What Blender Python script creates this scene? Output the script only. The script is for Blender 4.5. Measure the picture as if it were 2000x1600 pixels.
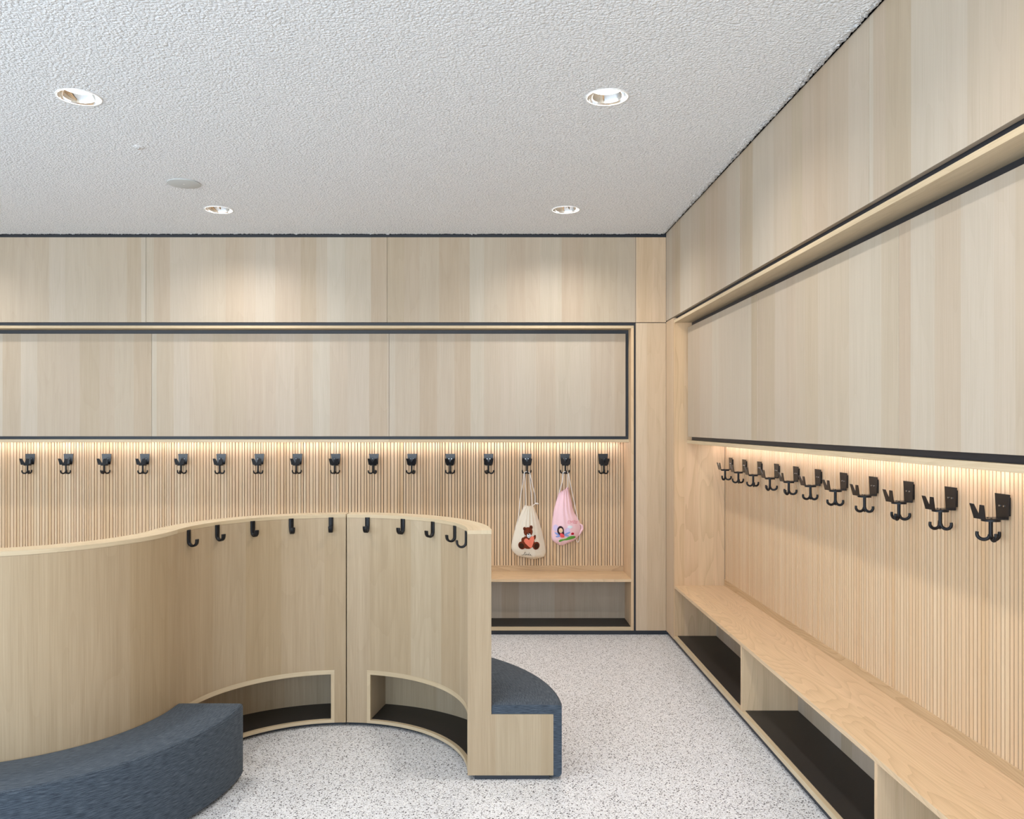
import bpy, bmesh, math, random
from math import sin, cos, pi, radians, atan2, sqrt
from mathutils import Vector, Matrix
for o in list(bpy.data.objects):
    bpy.data.objects.remove(o)
S = bpy.context.scene
COL = S.collection

# ------------------------------------------------------------------ camera
HC = 1.3923
cd = bpy.data.cameras.new('camera')
cd.sensor_fit = 'HORIZONTAL'; cd.sensor_width = 36.0
cd.lens = 1600.0 / 2000.0 * 36.0
cd.shift_x = (1000 - 950) / 2000.0
cd.shift_y = -(800 - 831) / 2000.0
cd.clip_start = 0.02; cd.clip_end = 100
cam = bpy.data.objects.new('camera', cd); COL.objects.link(cam)
cam.location = (0, 0, HC); cam.rotation_euler = (pi / 2, 0, 0)
S.camera = cam

# ------------------------------------------------------------------ world, exposure
w = bpy.data.worlds.new('sky'); S.world = w; w.use_nodes = True
bg = w.node_tree.nodes['Background']
wn_ = w.node_tree
_tc = wn_.nodes.new('ShaderNodeTexCoord'); _sp = wn_.nodes.new('ShaderNodeSeparateXYZ'); _rp = wn_.nodes.new('ShaderNodeValToRGB')
_mr = wn_.nodes.new('ShaderNodeMapRange'); _mr.inputs[1].default_value = -1; _mr.inputs[2].default_value = 1
wn_.links.new(_tc.outputs['Generated'], _sp.inputs[0]); wn_.links.new(_sp.outputs[2], _mr.inputs[0]); wn_.links.new(_mr.outputs[0], _rp.inputs[0])
_rp.color_ramp.elements[0].position = 0.46; _rp.color_ramp.elements[0].color = (0.86, 0.94, 1.0, 1)     # unseen bright ground, added below the horizon to lift the ceiling
_rp.color_ramp.elements[1].position = 0.54; _rp.color_ramp.elements[1].color = (0.41, 0.54, 0.69, 1)  # sky
wn_.links.new(_rp.outputs[0], bg.inputs[0])
bg.inputs[1].default_value = 7.6
S.view_settings.view_transform = 'Standard'
S.view_settings.look = 'None'
S.view_settings.exposure = 0.15
S.view_settings.gamma = 1.0
S.view_settings.use_curve_mapping = False
LAMP_W = 9.5          # each downlight
LED_STRENGTH = 19.0    # strip below the cupboards
WIN_Z = (0.1, 2.6)
WINDOWS = [(-5.5, -3.4), (-3.3, -1.1), (-1.0, 1.15)]
ADDED_WIN_LEFT = [(-3.1, -1.0), (-0.9, 1.4)]  # unseen left windows, added to bring more light onto the right wall
REAR = -3.2
for x0, x1 in WINDOWS:   # portals: guide the daylight through the rear windows
    l = bpy.data.lights.new('daylight_portal', 'AREA'); l.shape = 'RECTANGLE'
    l.size = x1 - x0; l.size_y = WIN_Z[1] - WIN_Z[0]
    l.cycles.is_portal = True
    lo = bpy.data.objects.new('daylight_portal', l); COL.objects.link(lo)
    lo.location = ((x0 + x1) / 2, REAR - 0.12, sum(WIN_Z) / 2); lo.rotation_euler = (pi / 2, 0, 0)

for y0, y1 in ADDED_WIN_LEFT:
    l = bpy.data.lights.new('daylight_portal', 'AREA'); l.shape = 'RECTANGLE'
    l.size = y1 - y0; l.size_y = WIN_Z[1] - WIN_Z[0]
    l.cycles.is_portal = True
    lo = bpy.data.objects.new('daylight_portal', l); COL.objects.link(lo)
    lo.location = (-5.72, (y0 + y1) / 2, sum(WIN_Z) / 2); lo.rotation_euler = (pi / 2, 0, -pi / 2)

# ------------------------------------------------------------------ key sizes
FY = 5.437      # face of the back wall panelling
SY = 5.737      # slats of the back niche
FX = 1.193      # face of the right wall panelling
SX = 1.512      # slats of the right niche
CZ = 2.662      # ceiling
LX = -5.6       # left wall

# ------------------------------------------------------------------ materials
def srgb(r, g, b):
    f = lambda c: (c / 255 / 12.92) if c / 255 <= 0.04045 else ((c / 255 + 0.055) / 1.055) ** 2.4
    return (f(r), f(g), f(b), 1)

def new_mat(name):
    m = bpy.data.materials.new(name); m.use_nodes = True
    nt = m.node_tree
    return m, nt, nt.nodes['Principled BSDF']

def plain(name, col, rough=0.5, metal=0.0, spec=0.5, bump=0.0, bscale=300):
    m, nt, p = new_mat(name)
    p.inputs['Base Color'].default_value = col
    p.inputs['Roughness'].default_value = rough
    p.inputs['Metallic'].default_value = metal
    p.inputs['Specular IOR Level'].default_value = spec
    if bump:
        tc = nt.nodes.new('ShaderNodeTexCoord')
        n = nt.nodes.new('ShaderNodeTexNoise'); n.inputs['Scale'].default_value = bscale
        b = nt.nodes.new('ShaderNodeBump'); b.inputs['Strength'].default_value = bump
        b.inputs['Distance'].default_value = 0.001
        nt.links.new(tc.outputs['Object'], n.inputs['Vector'])
        nt.links.new(n.outputs['Fac'], b.inputs['Height'])
        nt.links.new(b.outputs['Normal'], p.inputs['Normal'])
    return m

def math_node(nt, op, a, b=None):
    n = nt.nodes.new('ShaderNodeMath'); n.operation = op
    for i, v in enumerate((a, b)):
        if v is None: continue
        if isinstance(v, (int, float)): n.inputs[i].default_value = v
        else: nt.links.new(v, n.inputs[i])
    return n.outputs[0]

def comb(nt, x, y, z=0.0):
    n = nt.nodes.new('ShaderNodeCombineXYZ')
    for i, v in enumerate((x, y, z)):
        if isinstance(v, (int, float)): n.inputs[i].default_value = v
        else: nt.links.new(v, n.inputs[i])
    return n.outputs[0]

def mixc(nt, fac, a, b, mode='MIX'):
    n = nt.nodes.new('ShaderNodeMix'); n.data_type = 'RGBA'; n.blend_type = mode
    for idx, v in ((0, fac), (6, a), (7, b)):
        if isinstance(v, (int, float)): n.inputs[idx].default_value = v
        elif isinstance(v, tuple): n.inputs[idx].default_value = v
        else: nt.links.new(v, n.inputs[idx])
    return n.outputs[2]

def wood(name, c_light, c_dark, c_tint, plank=0.12, grain=0.5, rings=0.3, ring_n=9.0, rough=0.5, tone=1.0):
    """Ash veneer: UV x runs across the grain and UV y along it, both in metres."""
    m, nt, p = new_mat(name)
    uv = nt.nodes.new('ShaderNodeUVMap')
    sep = nt.nodes.new('ShaderNodeSeparateXYZ'); nt.links.new(uv.outputs[0], sep.inputs[0])
    u, v = sep.outputs[0], sep.outputs[1]
    vo = nt.nodes.new('ShaderNodeTexVoronoi'); vo.voronoi_dimensions = '1D'
    vo.inputs['Scale'].default_value = 1.0 / plank
    nt.links.new(u, vo.inputs['W'])
    sc = nt.nodes.new('ShaderNodeSeparateColor'); nt.links.new(vo.outputs['Color'], sc.inputs[0])
    base = mixc(nt, math_node(nt, 'MULTIPLY', sc.outputs[0], tone), c_light, c_dark)
    base = mixc(nt, math_node(nt, 'MULTIPLY', sc.outputs[1], 0.55 * tone), base, c_tint)
    # soft long streaks
    n1 = nt.nodes.new('ShaderNodeTexNoise'); n1.noise_dimensions = '2D'
    n1.inputs['Scale'].default_value = 1.0; n1.inputs['Detail'].default_value = 3
    nt.links.new(comb(nt, math_node(nt, 'MULTIPLY', u, 26.0), math_node(nt, 'MULTIPLY', v, 0.7)), n1.inputs['Vector'])
    n2 = nt.nodes.new('ShaderNodeTexNoise'); n2.noise_dimensions = '2D'
    n2.inputs['Scale'].default_value = 1.0; n2.inputs['Detail'].default_value = 4
    nt.links.new(comb(nt, math_node(nt, 'MULTIPLY', u, 260.0), math_node(nt, 'MULTIPLY', v, 4.0)), n2.inputs['Vector'])
    # growth rings / cathedral figure: contour lines of a stretched noise, shifted per plank
    n3 = nt.nodes.new('ShaderNodeTexNoise'); n3.noise_dimensions = '2D'
    n3.inputs['Scale'].default_value = 1.0; n3.inputs['Detail'].default_value = 1.5
    nt.links.new(comb(nt, math_node(nt, 'ADD', math_node(nt, 'MULTIPLY', u, 5.5), math_node(nt, 'MULTIPLY', sc.outputs[2], 40.0)),
                      math_node(nt, 'MULTIPLY', v, 0.8)), n3.inputs['Vector'])
    fr = math_node(nt, 'FRACT', math_node(nt, 'MULTIPLY', n3.outputs['Fac'], ring_n))
    ln = math_node(nt, 'POWER', fr, 3.0)
    k1 = math_node(nt, 'MULTIPLY', math_node(nt, 'SUBTRACT', n1.outputs['Fac'], 0.5), 0.30 * grain)
    k2 = math_node(nt, 'MULTIPLY', math_node(nt, 'SUBTRACT', n2.outputs['Fac'], 0.5), 0.42 * grain)
    k3 = math_node(nt, 'MULTIPLY', math_node(nt, 'SUBTRACT', ln, 0.25), -0.22 * rings)
    k = math_node(nt, 'ADD', math_node(nt, 'ADD', k1, k2), math_node(nt, 'ADD', k3, 1.0))
    col = mixc(nt, 1.0, base, comb(nt, k, math_node(nt, 'POWER', k, 1.15), math_node(nt, 'POWER', k, 1.4)), 'MULTIPLY')
    nt.links.new(col, p.inputs['Base Color'])
    p.inputs['Roughness'].default_value = rough
    p.inputs['Specular IOR Level'].default_value = 0.3
    b = nt.nodes.new('ShaderNodeBump'); b.inputs['Strength'].default_value = 0.12
    b.inputs['Distance'].default_value = 0.0006
    nt.links.new(n2.outputs['Fac'], b.inputs['Height']); nt.links.new(b.outputs['Normal'], p.inputs['Normal'])
    return m

M = {}
M['panel'] = wood('pale_ash_veneer', srgb(184, 174, 158), srgb(171, 154, 130), srgb(177, 158, 139), plank=0.12, grain=0.42, rings=0.14, ring_n=6.0)
M['divider'] = wood('curved_ash_veneer', srgb(178, 160, 133), srgb(165, 142, 110), srgb(172, 149, 120), plank=0.19, grain=0.7, rings=0.2)
M['ash'] = wood('solid_ash_edge', srgb(200, 182, 152), srgb(190, 168, 134), srgb(196, 174, 142), plank=0.3, grain=0.6, rings=0.3)
M['seat'] = wood('ash_seat_board', srgb(212, 184, 148), srgb(198, 168, 130), srgb(206, 176, 144), plank=0.16, grain=0.6, rings=0.7, ring_n=24.0, rough=0.42)
M['slat'] = wood('ash_slats', srgb(216, 191, 158), srgb(204, 170, 130), srgb(211, 180, 147), plank=0.05, grain=0.3, rings=0.2)
M['corner'] = wood('warm_ash_veneer', srgb(200, 179, 152), srgb(190, 163, 131), srgb(196, 169, 140), plank=0.09, grain=0.6, rings=0.2)
M['rail'] = wood('ash_back_rail', srgb(196, 168, 132), srgb(184, 152, 114), srgb(190, 160, 126), plank=0.2, grain=0.8, rings=0.8, ring_n=20.0)
M['side'] = wood('ash_side_board', srgb(210, 182, 146), srgb(200, 168, 130), srgb(206, 174, 140), plank=0.14, grain=0.6, rings=0.5)
M['black'] = plain('anthracite_board', srgb(40, 43, 50), 0.45)
M['mat'] = plain('black_mat', srgb(33, 29, 27), 0.5, bump=0.2)
M['metal'] = plain('black_powder_coat', srgb(17, 17, 21), 0.26, spec=0.5)
M['hookmetal'] = plain('matt_black_coat', srgb(15, 15, 18), 0.42, spec=0.3)
M['groove'] = plain('dark_brown_backing', srgb(48, 32, 22), 0.7)
M['steel'] = plain('bright_steel', srgb(215, 215, 215), 0.2, metal=1.0)
M['chrome'] = plain('polished_reflector', srgb(235, 232, 228), 0.08, metal=1.0)
M['white'] = plain('white_enamel', srgb(240, 240, 238), 0.35)
M['grey'] = plain('light_grey_enamel', srgb(192, 195, 194), 0.5)
M['plaster'] = plain('pale_plaster', srgb(225, 224, 220), 0.9, bump=0.2)

def emit(name, col, s):
    m, nt, p = new_mat(name)
    p.inputs['Base Color'].default_value = (0.9, 0.9, 0.9, 1)
    p.inputs['Emission Color'].default_value = col
    p.inputs['Emission Strength'].default_value = s
    return m
M['lamp'] = emit('lamp_glass', (1.0, 0.95, 0.88, 1), 12.0)
M['led'] = emit('led_strip', (1.0, 0.93, 0.97, 1), LED_STRENGTH)

def ceiling_mat():
    m, nt, p = new_mat('acoustic_spray_plaster')
    tc = nt.nodes.new('ShaderNodeTexCoord')
    vo = nt.nodes.new('ShaderNodeTexVoronoi'); vo.feature = 'SMOOTH_F1'
    vo.inputs['Scale'].default_value = 92; vo.inputs['Smoothness'].default_value = 0.15
    n = nt.nodes.new('ShaderNodeTexNoise'); n.inputs['Scale'].default_value = 210; n.inputs['Detail'].default_value = 3
    nw = nt.nodes.new('ShaderNodeTexNoise'); nw.inputs['Scale'].default_value = 60
    nt.links.new(tc.outputs['Object'], nw.inputs['Vector'])
    warp = mixc(nt, 0.012, tc.outputs['Object'], nw.outputs['Color'], 'ADD')
    nt.links.new(warp, vo.inputs['Vector']); nt.links.new(tc.outputs['Object'], n.inputs['Vector'])
    h = math_node(nt, 'ADD', math_node(nt, 'MULTIPLY', vo.outputs['Distance'], -1.0), math_node(nt, 'MULTIPLY', n.outputs['Fac'], 0.7))
    b = nt.nodes.new('ShaderNodeBump'); b.inputs['Strength'].default_value = 0.8; b.inputs['Distance'].default_value = 0.0085
    nt.links.new(h, b.inputs['Height']); nt.links.new(b.outputs['Normal'], p.inputs['Normal'])
    cr = nt.nodes.new('ShaderNodeMapRange'); cr.inputs[1].default_value = -0.4; cr.inputs[2].default_value = 0.5
    nt.links.new(h, cr.inputs[0])
    nt.links.new(mixc(nt, cr.outputs[0], srgb(226, 228, 230), srgb(255, 255, 255)), p.inputs['Base Color'])
    p.inputs['Roughness'].default_value = 0.95; p.inputs['Specular IOR Level'].default_value = 0.1
    return m
M['ceiling'] = ceiling_mat()

def terrazzo():
    m, nt, p = new_mat('terrazzo')
    tc = nt.nodes.new('ShaderNodeTexCoord')
    col = srgb(216, 212, 208)
    nz = nt.nodes.new('ShaderNodeTexNoise'); nz.inputs['Scale'].default_value = 2.2; nz.inputs['Detail'].default_value = 2
    nt.links.new(tc.outputs['Object'], nz.inputs['Vector'])
    col = mixc(nt, nz.outputs['Fac'], srgb(226, 227, 229), srgb(216, 216, 218))
    for sc_, thr, rad, c in ((150, 0.5, 0.34, srgb(172, 170, 168)), (210, 0.4, 0.32, srgb(194, 190, 187)), (90, 0.62, 0.25, srgb(44, 42, 44)), (160, 0.68, 0.29, srgb(62, 60, 60)), (120, 0.80, 0.34, srgb(236, 235, 233))):
        vo = nt.nodes.new('ShaderNodeTexVoronoi'); vo.voronoi_dimensions = '2D'
        vo.inputs['Scale'].default_value = sc_
        mp = nt.nodes.new('ShaderNodeMapping'); mp.inputs['Location'].default_value = (sc_ * .37, sc_ * .11, 0)
        mp.inputs['Rotation'].default_value = (0, 0, sc_)
        nt.links.new(tc.outputs['Object'], mp.inputs[0]); nt.links.new(mp.outputs[0], vo.inputs['Vector'])
        s = nt.nodes.new('ShaderNodeSeparateColor'); nt.links.new(vo.outputs['Color'], s.inputs[0])
        a = math_node(nt, 'GREATER_THAN', s.outputs[0], thr)
        r_ = math_node(nt, 'LESS_THAN', vo.outputs['Distance'], math_node(nt, 'MULTIPLY', math_node(nt, 'ADD', s.outputs[1], 0.35), rad))
        col = mixc(nt, math_node(nt, 'MULTIPLY', a, r_), col, c)
    nt.links.new(col, p.inputs['Base Color'])
    p.inputs['Roughness'].default_value = 0.42; p.inputs['Specular IOR Level'].default_value = 0.35
    return m
M['floor'] = terrazzo()

def fabric(name, c1, c2, c3, ws=1.0):
    m, nt, p = new_mat(name)
    uv = nt.nodes.new('ShaderNodeUVMap')
    sep = nt.nodes.new('ShaderNodeSeparateXYZ'); nt.links.new(uv.outputs[0], sep.inputs[0])
    n = nt.nodes.new('ShaderNodeTexNoise'); n.noise_dimensions = '2D'; n.inputs['Detail'].default_value = 2; n.inputs['Scale'].default_value = 1
    nt.links.new(comb(nt, math_node(nt, 'MULTIPLY', sep.outputs[0], 28.0), math_node(nt, 'MULTIPLY', sep.outputs[1], 420.0)), n.inputs['Vector'])
    n2 = nt.nodes.new('ShaderNodeTexNoise'); n2.noise_dimensions = '2D'; n2.inputs['Detail'].default_value = 1; n2.inputs['Scale'].default_value = 1
    nt.links.new(comb(nt, math_node(nt, 'MULTIPLY', sep.outputs[0], 900.0), math_node(nt, 'MULTIPLY', sep.outputs[1], 500.0)), n2.inputs['Vector'])
    f = math_node(nt, 'ADD', math_node(nt, 'MULTIPLY', n.outputs['Fac'], 0.6), math_node(nt, 'MULTIPLY', n2.outputs['Fac'], 0.4))
    r = nt.nodes.new('ShaderNodeValToRGB')
    e = r.color_ramp.elements; e[0].position = 0.38; e[0].color = c1; e[1].position = 0.66; e[1].color = c3
    k = e.new(0.5); k.color = c2
    nt.links.new(f, r.inputs[0]); nt.links.new(r.outputs[0], p.inputs['Base Color'])
    p.inputs['Roughness'].default_value = 0.95; p.inputs['Specular IOR Level'].default_value = 0.15
    p.inputs['Sheen Weight'].default_value = 0.06; p.inputs['Sheen Roughness'].default_value = 0.5
    b = nt.nodes.new('ShaderNodeBump'); b.inputs['Strength'].default_value = 0.12; b.inputs['Distance'].default_value = 0.0006
    nt.links.new(f, b.inputs['Height']); nt.links.new(b.outputs['Normal'], p.inputs['Normal'])
    return m
M['blue'] = fabric('blue_grey_tweed', srgb(50, 57, 66), srgb(67, 75, 84), srgb(89, 97, 105))

# ------------------------------------------------------------------ mesh helpers
_seed = [0]
class MB:
    """Collects faces with UVs in metres (x across the grain, y along it)."""
    def __init__(self):
        self.v, self.f, self.uv, self.mi, self.sm = [], [], [], [], []
        _seed[0] += 1
        self.off = (_seed[0] * 1.37) % 50
    def face(self, pts, uvs=None, mi=0, smooth=False):
        i = len(self.v); self.v += [tuple(p) for p in pts]
        self.f.append(list(range(i, i + len(pts))))
        self.uv.append(uvs or [(p[0], p[1]) for p in pts]); self.mi.append(mi); self.sm.append(smooth)
    def grid(self, P, U=None, mi=0, smooth=True, close_u=False, close_v=False):
        """P[i][j] points with shared vertices"""
        n, m = len(P), len(P[0]); b = len(self.v)
        for row in P: self.v += [tuple(p) for p in row]
        for i in range(n if close_u else n - 1):
            for j in range(m if close_v else m - 1):
                i2, j2 = (i + 1) % n, (j + 1) % m
                self.f.append([b + i * m + j, b + i2 * m + j, b + i2 * m + j2, b + i * m + j2])
                if U: self.uv.append([U[i][j], U[i2][j] if i2 > i else U[i][j], U[i2][j2] if i2 > i and j2 > j else U[i][j], U[i][j2] if j2 > j else U[i][j]])
                else: self.uv.append([(0, 0)] * 4)
                self.mi.append(mi); self.sm.append(smooth)
    def box(self, x0, x1, y0, y1, z0, z1, g='z', mi=0, uoff=None):
        c = [(x0, x1), (y0, y1), (z0, z1)]; gi = 'xyz'.index(g)
        o = self.off if uoff is None else uoff
        for ax in range(3):
            a, b = [i for i in range(3) if i != ax]
            for s in (0, 1):
                q = []
                for (ia, ib) in ((0, 0), (1, 0), (1, 1), (0, 1)):
                    p = [0, 0, 0]; p[ax] = c[ax][s]; p[a] = c[a][ia]; p[b] = c[b][ib]; q.append(p)
                if (ax == 1) == (s == 1): q = q[::-1]
                if ax != 1: pass
                uv = []
                for p in q:
                    if ax == gi: uv.append((p[a] + o, p[b]))
                    else:
                        ua = a if b == gi else b
                        uv.append((p[ua] + o + 0.01 * s, p[gi]))
                # fix winding so normals point outwards
                n = (Vector(q[1]) - Vector(q[0])).cross(Vector(q[2]) - Vector(q[1]))
                if (n[ax] > 0) != (s == 1): q = q[::-1]; uv = uv[::-1]
                self.face(q, uv, mi)
        return self
    def arc(self, c, r0, r1, a0, a1, z0, z1, n=None, mi=0, g='z'):
        """solid arc block, angles in degrees"""
        n = n or max(2, int(abs(a1 - a0) / 2.0)); A = [radians(a0 + (a1 - a0) * i / n) for i in range(n + 1)]
        P = lambda r, a, z: (c[0] + r * cos(a), c[1] + r * sin(a), z)
        o = self.off; rm = (r0 + r1) / 2
        def strip(F, U, flip):
            R = [[F(a, k) for k in (0, 1)] for a in A]; W = [[U(a, k) for k in (0, 1)] for a in A]
            if flip: R = [r[::-1] for r in R]; W = [r[::-1] for r in W]
            self.grid(R, W, mi, True)
        Zk = (z0, z1); Rk = (r0, r1)
        if g == 'z':
            us = lambda r: (lambda a, k: (r * a + o, Zk[k])); ut = lambda a, k: (Rk[k] + o + .05, rm * a)
        else:
            us = lambda r: (lambda a, k: (Zk[k] + o, r * a)); ut = lambda a, k: (Rk[k] + o, rm * a)
        strip(lambda a, k: P(r1, a, Zk[k]), us(r1), False)
        strip(lambda a, k: P(r0, a, Zk[k]), us(r0), True)
        strip(lambda a, k: P(Rk[k], a, z1), ut, True)
        strip(lambda a, k: P(Rk[k], a, z0), ut, False)
        for a, fl in ((A[0], False), (A[-1], True)):
            q = [P(r0, a, z0), P(r1, a, z0), P(r1, a, z1), P(r0, a, z1)]
            uv = [(r0 + o, z0), (r1 + o, z0), (r1 + o, z1), (r0 + o, z1)]
            if fl: q = q[::-1]; uv = uv[::-1]
            self.face(q, uv, mi)
        return self
    def tube(self, pts, r, n=10, mi=0, cap=True, flat=1.0):
        pts = [Vector(p) for p in pts]; rings = []
        rr = r if isinstance(r, (list, tuple)) else [r] * len(pts)
        up = None
        for i, p in enumerate(pts):
            t = (pts[min(i + 1, len(pts) - 1)] - pts[max(i - 1, 0)]).normalized()
            if up is None:
                up = Vector((0, 0, 1)) if abs(t.z) < 0.9 else Vector((1, 0, 0))
            s = t.cross(up).normalized(); up = s.cross(t).normalized()
            rings.append([p + (s * cos(2 * pi * k / n) + up * sin(2 * pi * k / n) * flat) * rr[i] for k in range(n)])
        U = [[(k / n * 0.05, i * 0.01) for k in range(n)] for i in range(len(pts))]
        self.grid(rings, U, mi, True, close_v=True)
        if cap:
            self.face(rings[0], None, mi); self.face(rings[-1][::-1], None, mi)
        return self
    def lathe(self, prof, c=(0, 0, 0), n=32, mi=0):
        R = [[(c[0] + r * cos(2 * pi * k / n), c[1] + r * sin(2 * pi * k / n), c[2] + z) for k in range(n)] for r, z in prof]
        self.grid(R, None, mi, True, close_v=True)
        return self
    def disc(self, c, r, n=32, mi=0, up=True):
        q = [(c[0] + r * cos(2 * pi * k / n), c[1] + r * sin(2 * pi * k / n), c[2]) for k in range(n)]
        self.face(q if up else q[::-1], None, mi)
        return self
    def prism(self, poly, y0, y1, mi=0):
        """polygon in xz (counter-clockwise seen from -y) extruded along y"""
        f = [(x, y0, z) for x, z in poly]; b = [(x, y1, z) for x, z in poly]; o = self.off
        self.face(f, [(p[0] + o, p[2]) for p in f], mi)
        self.face(b[::-1], [(p[0] + o, p[2]) for p in b[::-1]], mi)
        n = len(poly)
        for i in range(n):
            j = (i + 1) % n
            q = [f[j], f[i], b[i], b[j]]
            self.face(q, [(p[1] + o + .3, p[2]) for p in q], mi)
        return self
    def build(self, name, mats, parent=None, bevel=0.0, label=None, kind=None, weld=False):
        me = bpy.data.meshes.new(name)
        me.from_pydata(self.v, [], self.f)
        if not isinstance(mats, (list, tuple)): mats = [mats]
        for m in mats: me.materials.append(M[m] if isinstance(m, str) else m)
        ul = me.uv_layers.new(name='UVMap'); k = 0
        for i, pol in enumerate(me.polygons):
            pol.material_index = self.mi[i]; pol.use_smooth = self.sm[i]
            for j in range(pol.loop_total):
                ul.data[pol.loop_start + j].uv = self.uv[i][j]
        if weld or bevel:
            bm = bmesh.new(); bm.from_mesh(me)
            bmesh.ops.remove_doubles(bm, verts=bm.verts, dist=1e-5)
            bm.to_mesh(me); bm.free()
        me.update()
        o = bpy.data.objects.new(name, me); COL.objects.link(o)
        if parent: o.parent = parent
        if bevel:
            b = o.modifiers.new('bevel', 'BEVEL'); b.width = bevel; b.segments = 2; b.limit_method = 'ANGLE'
            b.angle_limit = radians(50); b.harden_normals = False
        if label: o['label'] = label
        if kind: o['kind'] = kind
        return o

def thing(name, label, cat, loc=(0, 0, 0), rz=0.0, group=None):
    o = bpy.data.objects.new(name, None); COL.objects.link(o)
    o.location = loc; o.rotation_euler = (0, 0, rz); o.empty_display_size = 0.1
    o['label'] = label; o['category'] = cat
    if group: o['group'] = group
    return o
def child(o, p):
    """parent while keeping world coordinates of geometry built in world space"""
    o.parent = p; o.matrix_parent_inverse = p_matrix(p).inverted()
    return o
def p_matrix(p):
    return Matrix.Translation(p.location) @ Matrix.Rotation(p.rotation_euler[2], 4, 'Z')
def dup(root, loc, rz, label, group=None):
    r = root.copy(); COL.objects.link(r); r.location = loc; r.rotation_euler = (0, 0, rz)
    r['label'] = label
    if group: r['group'] = group
    for ch in list(root.children):
        c = ch.copy(); COL.objects.link(c); c.parent = r
        for g in list(ch.children):
            d = g.copy(); COL.objects.link(d); d.parent = c
    return r
ORD = ['first', 'second', 'third', 'fourth', 'fifth', 'sixth', 'seventh', 'eighth', 'ninth', 'tenth', 'eleventh', 'twelfth', 'thirteenth', 'fourteenth', 'fifteenth', 'sixteenth']

# ================================================================== SETTING
MB().box(LX, 2.2, REAR, 6.0, -0.12, 0.0).build('floor', 'floor', kind='structure')

LIGHTS = [(-1.575, 3.168), (0.467, 3.168), (-1.575, 4.82), (0.467, 4.82)]
EXTRA = [(-1.575, 1.52), (0.467, 1.52), (-3.617, 4.82)]
OR = 0.0785
def ceiling():
    mb = MB(); allL = LIGHTS + EXTRA; h = 0.14
    xe, ye = FX - 0.032, FY - 0.012          # the sprayed layer stops short of the walls
    xs = sorted(set([LX, xe] + [round(x + s * h, 4) for x, y in allL for s in (-1, 1)]))
    ys = sorted(set([REAR, ye] + [round(y + s * h, 4) for x, y in allL for s in (-1, 1)]))
    for i in range(len(xs) - 1):
        for j in range(len(ys) - 1):
            x0, x1, y0, y1 = xs[i], xs[i + 1], ys[j], ys[j + 1]; cx, cy = (x0 + x1) / 2, (y0 + y1) / 2
            hit = [l for l in allL if abs(l[0] - cx) < .02 and abs(l[1] - cy) < .02 and abs(x1 - x0 - 2 * h) < .01]
            if not hit:
                mb.face([(x0, y0, CZ), (x0, y1, CZ), (x1, y1, CZ), (x1, y0, CZ)]); continue
            n = 48; inner, outer = [], []
            for k in range(n):
                a = 2 * pi * k / n; c, s = cos(a), sin(a); t = h / max(abs(c), abs(s))
                inner.append((cx + OR * c, cy + OR * s, CZ)); outer.append((cx + t * c, cy + t * s, CZ))
            for k in range(n):
                l = (k + 1) % n
                mb.face([inner[k], inner[l], outer[l], outer[k]])
    # rough rounded edges of the sprayed layer, turned up into the shadow gap
    rnd = random.Random(4)
    def edge(p0, p1, nrm, w, h):
        L = (Vector(p1) - Vector(p0)).length; n = int(L / 0.006); m = 8; rows = []
        for i in range(n + 1):
            q = Vector(p0).lerp(Vector(p1), i / n); row = []
            for j in range(m + 1):
                t = j / m; a = t * pi / 2
                p = q + Vector(nrm) * (w * sin(a)) + Vector((0, 0, h * (1 - cos(a))))
                if j: p = p + Vector((rnd.gauss(0, .0022), rnd.gauss(0, .0022), rnd.gauss(0, .0028)))
                row.append(p)
            rows.append(row)
        mb.grid(rows, None, 0, True)
    edge((xe, REAR, CZ), (xe, FY - .01, CZ), (1, 0, 0), 0.030, 0.017)
    edge((LX, ye, CZ), (xe, ye, CZ), (0, 1, 0), 0.014, 0.014)
    # loose granules breaking up the edge beside the walls
    def granule(c, r):
        q = [Vector((rnd.gauss(0, 1), rnd.gauss(0, 1), rnd.gauss(0, 1))).normalized() for _ in range(3)]
        a = q[0]; b_ = a.cross(q[1]).normalized(); d_ = a.cross(b_)
        v6 = [c + a * r, c - a * r, c + b_ * r * .8, c - b_ * r * .8, c + d_ * r * .7, c - d_ * r * .7]
        for i0, i1, i2 in ((0, 2, 4), (0, 4, 3), (0, 3, 5), (0, 5, 2), (1, 4, 2), (1, 3, 4), (1, 5, 3), (1, 2, 5)):
            mb.face([v6[i0], v6[i1], v6[i2]], None, 0, False)
    for _ in range(5200):
        t = rnd.random() ** .55; y = rnd.uniform(.2, ye)
        granule(Vector((xe - .020 + .048 * t, y, CZ + .001 + .016 * t ** 2 + rnd.uniform(-.002, .005))), rnd.uniform(.0025, .0052))
    for _ in range(1500):
        granule(Vector((rnd.uniform(-3.6, xe), ye - .012 + .02 * rnd.random(), CZ + rnd.uniform(.0, .006))), rnd.uniform(.0025, .0045))
    mb.box(LX, 2.2, REAR, 6.0, CZ + 0.13, CZ + 0.2, mi=1)
    return mb.build('ceiling', ['ceiling', 'black'], kind='structure')
ceiling()

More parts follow.
